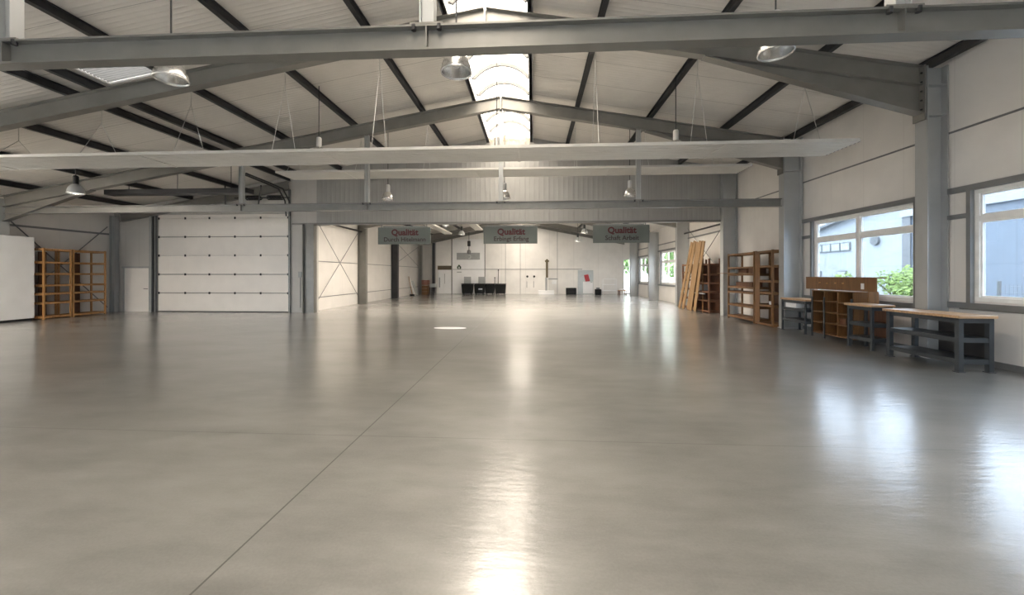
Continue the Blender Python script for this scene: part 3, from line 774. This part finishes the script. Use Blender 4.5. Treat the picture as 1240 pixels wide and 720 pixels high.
# ------------------------------------------------------------------ right: workbenches and cabinet
def bench(y0, y1, x0, x1, h, label, shelves, top, leg=.07, ov=.04, leglist=None):
    t = thing('workbench', label, 'workbench', ((x0+x1)/2,(y0+y1)/2,0), 'steel workbenches by the windows')
    MB().box(x0-ov,x1+.02,y0-ov,y1+ov,h-.045,h).build('worktop', top, t, bevel=.005)
    for x in (x0+leg/2, x1-leg/2):
        for y in (y0+leg/2, y1-leg/2):
            l = MB(); l.box(x-leg/2,x+leg/2,y-leg/2,y+leg/2,.012,h-.045); l.box(x-leg/2-.015,x+leg/2+.015,y-leg/2-.015,y+leg/2+.015,0,.012)
            l.build('leg', BENCHST, t)
    f = MB()
    f.box(x0+.005,x0+.03,y0+leg,y1-leg,h-.12,h-.045); f.box(x1-.03,x1-.005,y0+leg,y1-leg,h-.12,h-.045)
    f.box(x0+leg,x1-leg,y0+.005,y0+.03,h-.12,h-.045); f.box(x0+leg,x1-leg,y1-.03,y1-.005,h-.12,h-.045)
    f.build('apron', BENCHST, t)
    for z in shelves:
        s = MB(); s.box(x0+.02,x1-.02,y0+.02,y1-.02,z+.03,z+.045)
        s.box(x0+.01,x0+.03,y0+leg,y1-leg,z-.03,z+.045); s.box(x1-.03,x1-.01,y0+leg,y1-leg,z-.03,z+.045)
        s.box(x0+leg,x1-leg,y0+.01,y0+.03,z-.03,z+.045); s.box(x0+leg,x1-leg,y1-.03,y1-.01,z-.03,z+.045)
        s.build('shelf', BENCHST, t)
    return t
t = bench(6.66,7.95,6.72,7.24,.90,'long steel workbench with a worn wooden top and two shelves, nearest the viewer',[.16,.5],BENCHTOP)
MB().box(7.222,7.236,6.74,7.5,.2,.8).build('back_panel', BLACK, t)
t = bench(8.42,9.05,6.84,7.24,.93,'small steel workbench between the wooden cabinet and the long workbench',[.2,.5],BENCHTOP,.048)
MB().box(7.222,7.236,8.48,8.99,.2,.86).build('back_panel', DKWOOD, t)
bench(10.62,11.6,7.0,7.5,.90,'slim steel bench frame standing against the column beside the cabinet',[.3,.6],BENCHTOP,.04,.02)
struct('trim_21', MB().box(XW-.03,XW,3.62,7.6,.93,.96), STEELW, 'pale ledge under the window right of the near column', 'trim')

t = thing('wooden_cabinet', 'brown wooden pigeonhole cabinet with a tall top board under the window', 'cabinet', (7.3,10,0))
x0, x1 = 7.08, 7.55; y0, y1 = 9.2, 10.48
for y in (y0, 9.65, 10.07, y1):
    MB().box(x0,x1,y-.012,y+.012,.1,1.16 if y < 10.8 else 1.16).build('divider', OAK, t)
for z in (.1,.36,.62,.88,1.14):
    MB().box(x0-.01,x1,y0-.02,y1+.02,z,z+.02).build('shelf_board', OAK, t)
MB().box(x1,x1+.015,y0-.02,y1+.02,.1,1.18).build('back_panel', DKWOOD, t)
tb = MB().box(7.28,7.31,8.86,11.02,1.17,1.46).build('top_board', OAK, t, bevel=.004)
MB().box(7.28,7.50,8.86,11.02,1.46,1.485).build('top_ledge', OAK, t)
MB().box(7.29,7.5,9.05,9.08,.9,1.17).build('side_panel', OAK, t)
for y, z in ((10.5,1.34),(9.98,1.34),(9.75,1.34),(10.25,1.33)):
    MB().lathe((7.275,y,z),[(.018,-.018),(.024,0),(.018,.018)],10).build('knob', PINE, t)
m = MB(); m.box(7.272,7.28,9.16,9.24,1.22,1.35); plab(m.build('tag_card', WHITE, t),'white paper tag')
for y in (y0+.02,10.05,y1-.02):
    MB().box(x0-.03,x0-.005,y-.02,y+.02,0,1.0).build('leg', BENCHST, t)
for y in (y0+.02,y1-.02): MB().box(x1-.04,x1,y-.02,y+.02,0,.1).build('leg', BENCHST, t)
m = MB(); m.box(7.12,7.42,9.45,9.68,.38,.52); m.box(7.11,7.43,9.44,9.69,.52,.535); tag(m.build('carton', DKWOOD, org=(7.27,9.55,.38)), 'small dark box in a low pigeonhole of the cabinet', 'box')
m = MB(); m.box(7.05,7.38,11.05,11.5,.648,.86); m.box(7.04,7.39,11.04,11.51,.84,.862)
tag(m.build('carton', WHITE, org=(7.2,11.3,.645), bevel=.005), 'white box on the upper shelf of the slim bench frame', 'box')

# ------------------------------------------------------------------ far hall contents
for k,(xa,xb) in enumerate([(-5.5,-4.62),(-4.52,-3.72),(-3.68,-2.96),(-2.9,-2.06)]):
    y0_, y1_ = 30.3, 30.95
    t = thing('black_bin', 'black wheeled bin by the far end wall, '+['leftmost','second from left','second from right','rightmost'][k]+' of four', 'bin', ((xa+xb)/2,30.6,0), 'black bins by the far end wall')
    m = MB(); m.hexa([(xa+.05,y0_+.05,.08),(xb-.05,y0_+.05,.08),(xb-.05,y1_-.05,.08),(xa+.05,y1_-.05,.08),(xa,y0_,.76),(xb,y0_,.76),(xb,y1_,.76),(xa,y1_,.76)])
    m.build('body', RUBBER, t, bevel=.03)
    m = MB(); m.box(xa-.01,xb+.01,y0_-.02,y1_,.77,.83); m.build('lid', RUBBER, t, bevel=.02)
    for x in (xa+.12,xb-.12):
        for y in (y0_+.12,y1_-.12):
            m = MB(); m.tube([(x-.02,y,.06),(x+.02,y,.06)],.06,12); m.build('wheel', BLACK, t)
    if k == 1: 
        m = MB(); m.box(-4.16,-3.86,y0_-.005,y0_+.02,.38,.46); plab(m.build('label_plate', STEELBL, t),'pale label plate')
for x, lab in ((-5.15,'grey board standing behind the leftmost black bin'),(-4.0,'grey board standing behind the second black bin')):
    t = thing('grey_board', lab, 'board', (x,31.15,0), 'grey boards behind the bins')
    MB().box(x-.28,x+.28,31.12,31.15,.5,1.36).build('panel', GREYPL, t, bevel=.01)
    for s in (-.24,.24): MB().box(x+s-.02,x+s+.02,31.15,31.19,0,1.3).build('leg', GREYPL, t)
for x, h, lab in ((-2.72,1.9,'taller thin rod leaning behind the third black bin'),(-3.0,1.3,'short dark handle behind the third black bin')):
    m = MB(); m.tube([(x,31.2,.0),(x,31.38,h)],.025,6); m.tube([(x,31.37,h-.06),(x,31.385,h+.03)],.04,6)
    tag(m.build('pole', BLACK, org=(x,31.2,0)), lab, 'pole')
t = thing('green_sign', 'small dark green sign on the tall white gate', 'sign', (-5.87,YE-.09,2.1))
MB().prism([(-6.02,1.98),(-5.72,1.98),(-5.70,2.14),(-5.87,2.34),(-6.04,2.14)],'y',YE-.11,YE-.085).build('plate', GREEN, t)
MB().prism([(-5.95,2.03),(-5.79,2.03),(-5.87,2.2)],'y',YE-.116,YE-.11).build('mark', WHITE, t)
MB().box(-6.05,-5.68,YE-.10,YE-.085,1.70,1.76).build('strip', GREYPL, t)
# hoist hook
t = thing('hoist_hook', 'dark chain hoist hook hanging in front of the tall white gate', 'hook', (-4.75,29.4,2.6))
m = MB(); m.tube([(-4.75,29.4,4.0),(-4.75,29.4,zt2(-4.75)-.385)],.02,6); m.build('chain', BLACK, t)
m = MB(); m.box(-4.86,-4.64,29.3,29.5,3.65,4.05); m.build('block', BLACK, t, bevel=.03)
m = MB(); m.tube([(-4.75,29.4,3.65),(-4.75,29.4,3.4)],.03,6); m.lathe((-4.75,29.4,3.2),[(.05,-.14),(.13,-.1),(.15,0),(.13,.12),(.05,.2)],14); m.build('pulley', TRIM, t)
pts = [(-4.75+.13*math.sin(a),29.4,2.86-.13*math.cos(a)+.0) for a in [PI-.0+ -.3-.25*k for k in range(14)]]
m = MB(); m.tube([(-4.75,29.4,3.08),(-4.75,29.4,2.99)]+pts,.03,8); m.build('hook', STEELBL, t)
# standing post machine
t = thing('post_stand', 'tall post with side arm on a white base at the far end wall', 'machine', (1.05,30.9,0))
MB().box(.45,1.65,30.6,31.2,.0,.3).build('base', WHITE, t, bevel=.02)
MB().box(.98,1.12,30.8,30.95,.3,1.3).build('lower_post', GREYPL, t)
MB().box(1.02,1.20,30.8,30.95,1.3,2.5).build('post', OLIVE, t)
m = MB(); m.prism([(.98,2.5),(1.24,2.5),(1.28,2.6),(1.11,2.75),(.94,2.6)],'y',30.78,30.97); m.build('head', OLIVE, t)
MB().box(1.2,1.95,30.83,30.92,1.15,1.24).build('arm', GREYPL, t)
MB().box(1.5,1.85,30.8,30.95,.8,1.12).build('tray', WHITE, t, bevel=.01)
t = thing('black_crate', 'black crate standing between the post stand and the red poster door', 'crate', (2.98,31,0))
MB().box(2.6,3.36,30.75,31.25,0,.5).build('body', RUBBER, t, bevel=.02)
for k in range(3): MB().box(2.65,3.31,30.735,30.75,.1+.13*k,.16+.13*k).build('slat', BLACK, t)
for x, lab in ((-.42,'wall switch with dark knob on the far end wall, left'),(.12,'wall switch with dark knob on the far end wall, right')):
    t = thing('wall_switch', lab, 'switch', (x,YE-.03,1.3), 'switches on the far end wall')
    m = MB(); m.tube([(x,YE-.02,1.38),(x,YE-.06,1.38)],.09,10); m.build('knob', BLACK, t)
    m = MB(); m.box(x-.06,x-.02,YE-.05,YE-.0,.5,1.0); m.box(x-.045,x-.035,YE-.03,YE,1.0,1.3); m.build('cable', TRIM, t)
# things in the far right corner
t = thing('wire_trolley', 'white wire frame trolley in the far right corner', 'trolley', (5.7,30.8,0))
for x in (5.35,6.35):
    for y in (30.5,31.0):
        MB().tube([(x,y,.0),(x,y,1.2)],.02,6).build('post', WHITE, t)
for z in (.3,.75,1.18):
    MB().box(5.35,6.35,30.5,31.0,z,z+.03).build('shelf', WHITE, t)
t = thing('dark_box', 'small dark box on the floor right of the red poster door', 'box', (4.95,30.6,0))
MB().box(4.75,5.2,30.4,30.8,0,.42).build('body', RUBBER, t, bevel=.03)
MB().box(4.85,5.1,30.5,30.7,.42,.55).build('handle', TRIM, t, bevel=.02)
t = thing('low_table', 'low wooden table with a white cloth in the far right corner', 'table', (6.5,30.2,0))
MB().box(6.42,6.98,29.9,30.4,.32,.36).build('tabletop', PINE, t)
for x in (6.46,6.94):
    for y in (29.94,30.36): MB().box(x-.03,x+.03,y-.03,y+.03,0,.32).build('leg', DKWOOD, t)
tag(MB().box(6.5,6.9,30.0,30.3,.36,.45).build('cloth', WHITE, org=(6.7,30.15,.36), bevel=.03), 'folded white cloth on the low table in the far right corner', 'cloth')
# clutter by the far left corner
t = thing('broom', 'broom leaning on the side wall in the far left corner', 'broom', (-8.75,28.3,0))
m = MB(); m.tube([(-8.75,28.4,.08),(-9.08,28.6,1.4)],.022,6); m.build('handle', PINE, t)
MB().box(-8.9,-8.6,28.3,28.5,0,.1).build('brush', RUBBER, t)
for y, h, lab, mt in ((29.6,1.05,'pale blue-grey sheet leaning on the side wall in the far left corner',STEELBL),(28.9,1.25,'narrow cream board leaning on the side wall in the far left corner',WHITE)):
    m = MB(); m.bar((-8.72,y,.0),(-9.12,y,h),.45 if mt is STEELBL else .2,.03,up=(1,0,.3)); 
    tag(m.build('leaning_board', mt, org=(-8.8,y,0)), lab, 'board')
t = thing('brown_crate', 'stack of brown wooden crates in the far left corner', 'crate', (-8.2,30.2,0))
for z0,z1,mt in ((0,.72,OAK),(.74,1.12,RUST)):
    m = MB(); a, b, y0, y1 = -8.5,-8.0,29.95,30.4
    for q in range(3): 
        zz = z0+(z1-z0)*q/3
        m.box(a,b,y0,y0+.03,zz,zz+(z1-z0)/3-.03); m.box(a,b,y1-.03,y1,zz,zz+(z1-z0)/3-.03); m.box(a,a+.03,y0+.03,y1-.03,zz,zz+(z1-z0)/3-.03); m.box(b-.03,b,y0+.03,y1-.03,zz,zz+(z1-z0)/3-.03)
    for xx in (a,b-.05):
        for yy in (y0,y1-.05): m.box(xx,xx+.05,yy,yy+.05,z0,z1)
    m.box(a,b,y0,y1,z0,z0+.02)
    m.build('crate_box', mt, t)
t = thing('steel_sink', 'pale steel sink unit beside the white double door', 'sink', (-7.75,30.7,0))
MB().box(-7.98,-7.55,30.3,30.9,.55,.82).build('basin', STEELBL, t, bevel=.02)
for x in (-7.95,-7.6):
    for y in (30.33,30.86): MB().box(x-.02,x+.02,y-.02,y+.02,0,.55).build('leg', BLACK, t)
MB().box(-7.93,-7.62,30.35,30.8,.12,.15).build('lower_shelf', BLACK, t)
tag(MB().prism([(-2.38+.47*math.cos(k*PI/16),11.33+.20*math.sin(k*PI/16)) for k in range(32)],'z',0,.005).build('floor_oval', WHITE, org=(-2.38,11.33,0)), 'pale flat oval on the floor beside the joint', 'floor cover')  # thin pale oval lying flat on the floor

# ------------------------------------------------------------------ outdoors
GROUND = mat('asphalt', (.22,.22,.22), .8, 0, .1, 2)
tag(MB().box(XW+.15,90,-60,110,-.3,-.12).box(-90,XLW-.35,-60,110,-.3,-.12).box(XLW-.35,XW+.15,-60,Y0-.35,-.3,-.12).build('outdoor_ground', GROUND, org=(40,40,-.12)), 'grey yard outside the windows', 'ground')['kind'] = 'structure'
BLUEW = ribbed('blue_grey_cladding', (.17,.205,.25), 'Y', .45, 1.35, .5, .5, .6)
PALEW = ribbed('pale_cladding', (.36,.385,.41), 'Y', .3, 1.2, .4, .5, .8)
DKGL = mat('dark_window_glass', (.10,.13,.15), .1, 0, .1)
t = thing('blue_building', 'blue-grey ribbed building outside the nearest windows', 'building', (22,12,0))
MB().box(19.5,30,-8,22.0,-.12,4.55).build('wall', BLUEW, t)
MB().box(19.35,30.1,-8.1,22.1,4.55,4.85).build('roof_edge', PALEW, t)
MB().box(19.42,19.52,21.6,22.05,-.12,4.55).build('corner_strip', TRIM, t)
f = MB().box(19.42,19.5,15.7,16.7,.95,1.75).build('window', FRAMEW, t); MB().box(19.40,19.42,15.78,16.62,1.03,1.67).build('pane', DKGL, f)
t = thing('pale_building', 'pale ribbed building with a strip window outside', 'building', (28,34,0))
MB().prism([(24.5,-.12),(42,-.12),(42,4.6),(27,7.4),(24.5,6.9)],'x',26,36).build('wall', PALEW, t)
m = MB(); m.bar((25.8,43,4.55),(25.8,26.8,7.58),.6,.2); m.build('roof_edge', TRIM, t)
for k in range(4):
    y = 34.0+1.05*k
    f = MB().box(25.9,26,y,y+1.0,3.5,4.2).build('window', TRIM, t); MB().box(25.88,25.9,y+.07,y+.93,3.57,4.13).build('pane', STEELBL, f)
for y in (34.4,37.3):
    f = MB().box(25.9,26,y,y+1.0,1.2,1.85).build('window', TRIM, t); MB().box(25.88,25.9,y+.08,y+.92,1.28,1.77).build('pane', STEELBL, f)
m = MB(); m.tube([(25.8,31.6,4.1),(26,31.6,4.1)],.35,16); m.build('vent', TRIM, t)
LEAF = mat('bush_leaves', (.16,.24,.05), .6, 0, .4, 3)
LEAF2 = mat('tree_leaves', (.10,.19,.06), .6, 0, .4, 2)
BARK = mat('bark', (.10,.075,.05), .8)
def plant(x, y, h, r, zc_, name, label, group, n, lf, mt):
    t = thing(name, label, 'tree' if name=='tree' else 'bush', (x,y,-.12), group)
    m = MB(); m.tube([(x,y,-.12),(x+.05,y,h*.35),(x,y+.05,h*.7)],[.06*r,.045*r,.015*r],7); 
    for k in range(5):
        a = k*1.3; m.tube([(x,y,h*.35),(x+r*.5*math.cos(a),y+r*.5*math.sin(a),h*.65)],[.03*r,.01*r],5)
    m.build('trunk', BARK, t)
    m = MB(); bl = [(random.uniform(-.55,.55)*r,random.uniform(-.55,.55)*r,random.uniform(-.5,.5)*(h-zc_)) for _ in range(9)]
    for _ in range(n):
        b = random.choice(bl); v = Vector((random.gauss(0,1),random.gauss(0,1),random.gauss(0,1))).normalized()*r*.45*random.uniform(.5,1)
        p = Vector((x,y,zc_))+Vector(b)+v
        if p.z < 0: continue
        u = Vector((random.gauss(0,1),random.gauss(0,1),random.gauss(0,1))).normalized(); w = u.orthogonal().normalized()
        L = lf*random.uniform(.6,1.3)
        vs = [m.bm.verts.new(q) for q in (p, p+u*L*.5+w*L*.3, p+u*L, p+u*L*.5-w*L*.3)]
        m.bm.faces.new(vs)
    m.build('foliage', mt, t)
for k,(x,y,h,lab) in enumerate([(13.2,14.2,1.75,'bright green bush outside, right end of the hedge behind the cabinet window'),(13.6,15.7,1.9,'bright green bush outside, middle of the hedge behind the cabinet window'),(13.4,17.3,1.6,'bright green bush outside, left end of the hedge behind the cabinet window'),(12.8,9.6,1.2,'low green bush outside the window right of the near column')]):
    plant(x,y,h,1.0,h*.6,'bush',lab,'bushes outside the windows',1500,.13,LEAF)
for k,(x,y) in enumerate([(17,46),(20,52),(15,41),(23,60),(19,66),(24,47),(14,52),(13.5,60)]):
    plant(x,y,6.5,2.6,3.6,'tree','green tree seen through the far windows on the right','trees outside the far windows',1600,.5,LEAF2)
# mesh fence outside the nearest window
t = thing('wire_fence', 'grey wire fence outside the window right of the near column', 'fence', (14,9,0))
for k in range(8):
    y = 4.0+1.25*k
    MB().box(13.97,14.03,y-.03,y+.03,-.12,1.35).build('fence_post', TRIM, t)
m = MB()
for k in range(7): m.tube([(14,4,.0+.2*k),(14,12.75,.0+.2*k)],.006,4)
for k in range(88): m.tube([(14,4+.1*k,-.05),(14,4+.1*k,1.25)],.004,4)
m.build('fence_mesh', TRIM, t)

# ------------------------------------------------------------------ light: overcast sky through skylights and windows
wd = D.worlds.new('sky'); SC.world = wd; wd.use_nodes = True; nt = wd.node_tree
bg = nt.nodes['Background']
tc = nt.nodes.new('ShaderNodeTexCoord'); sp = nt.nodes.new('ShaderNodeSeparateXYZ'); nt.links.new(tc.outputs['Generated'], sp.inputs[0])
ramp = nt.nodes.new('ShaderNodeValToRGB'); nt.links.new(sp.outputs[2], ramp.inputs[0])
e = ramp.color_ramp.elements
e[0].position = 0.0; e[0].color = (.25,.27,.30,1)
e[1].position = .85; e[1].color = (1,1,1,1)
nt.links.new(ramp.outputs[0], bg.inputs['Color'])
bg.inputs['Strength'].default_value = 12.5
def portal(name, loc, rot, sx, sy):
    l = D.lights.new(name,'AREA'); l.shape = 'RECTANGLE'; l.size = sx; l.size_y = sy; l.cycles.is_portal = True
    o = D.objects.new(name, l); COL.objects.link(o); o.location = loc; o.rotation_euler = rot
portal('skylight_portal', ((SK0+SK1)/2,(Y0+YD)/2,zc(SK0)+.85), (0,0,0), 1.9, YD-Y0)
for a, b in RL: portal('fill_rooflight_portal', ((a+b)/2,(RY0+RY1)/2,max(zc2(a),zc2(b))+.1), (0,0,0), b-a, RY1-RY0)
portal('window_portal', (7.35,YE+.12,1.4), (-PI/2,0,0), .5, 2.6)
portal('skylight_portal', ((SK0+SK1)/2,(YD+YE)/2,zc2(SK0)+.85), (0,0,0), 1.9, YE-YD)
for y0,y1,z0,z1,_ in wins:
    portal('window_portal', (XW+.12,(y0+y1)/2,(z0+z1)/2), (0,PI/2,0), z1-z0, y1-y0)

portal('fill_rooflight_portal', ((KX0+KX1)/2,(KY0+KY1)/2,zc(KX1)+.3), (0,0,0), KX1-KX0, KY1-KY0)
for a,b in LW: portal('window_portal', (XLW-.12,(a+b)/2,2.0), (0,-PI/2,0), 2.0, b-a)
for a,b in FW: portal('window_portal', ((a+b)/2,Y0-.12,1.75), (PI/2,0,0), b-a, 3.3)
# ------------------------------------------------------------------ camera
F, CX, HY, H = 480., 617., 332., 1.55
cam = D.cameras.new('camera'); co = D.objects.new('camera', cam); COL.objects.link(co)
cam.sensor_width = 36; cam.lens = F/1240*36
cam.shift_x = (620-CX)/1240; cam.shift_y = (HY-360)/1240
co.location = (0,0,H); co.rotation_euler = (PI/2, 0, math.atan((645-CX)/F))
cam.clip_start = .05; cam.clip_end = 300
SC.camera = co

for o in D.objects:
    if '_o' in o: del o['_o']
vs = SC.view_settings
vs.view_transform = 'Standard'; vs.look = 'None'; vs.gamma = 1; vs.use_curve_mapping = False; vs.exposure = 0.85
SC.cycles.max_bounces = 14; SC.cycles.diffuse_bounces = 7; SC.cycles.glossy_bounces = 4; SC.cycles.transparent_max_bounces = 16
SC.cycles.use_denoising = True
SC.cycles.sample_clamp_indirect = 6
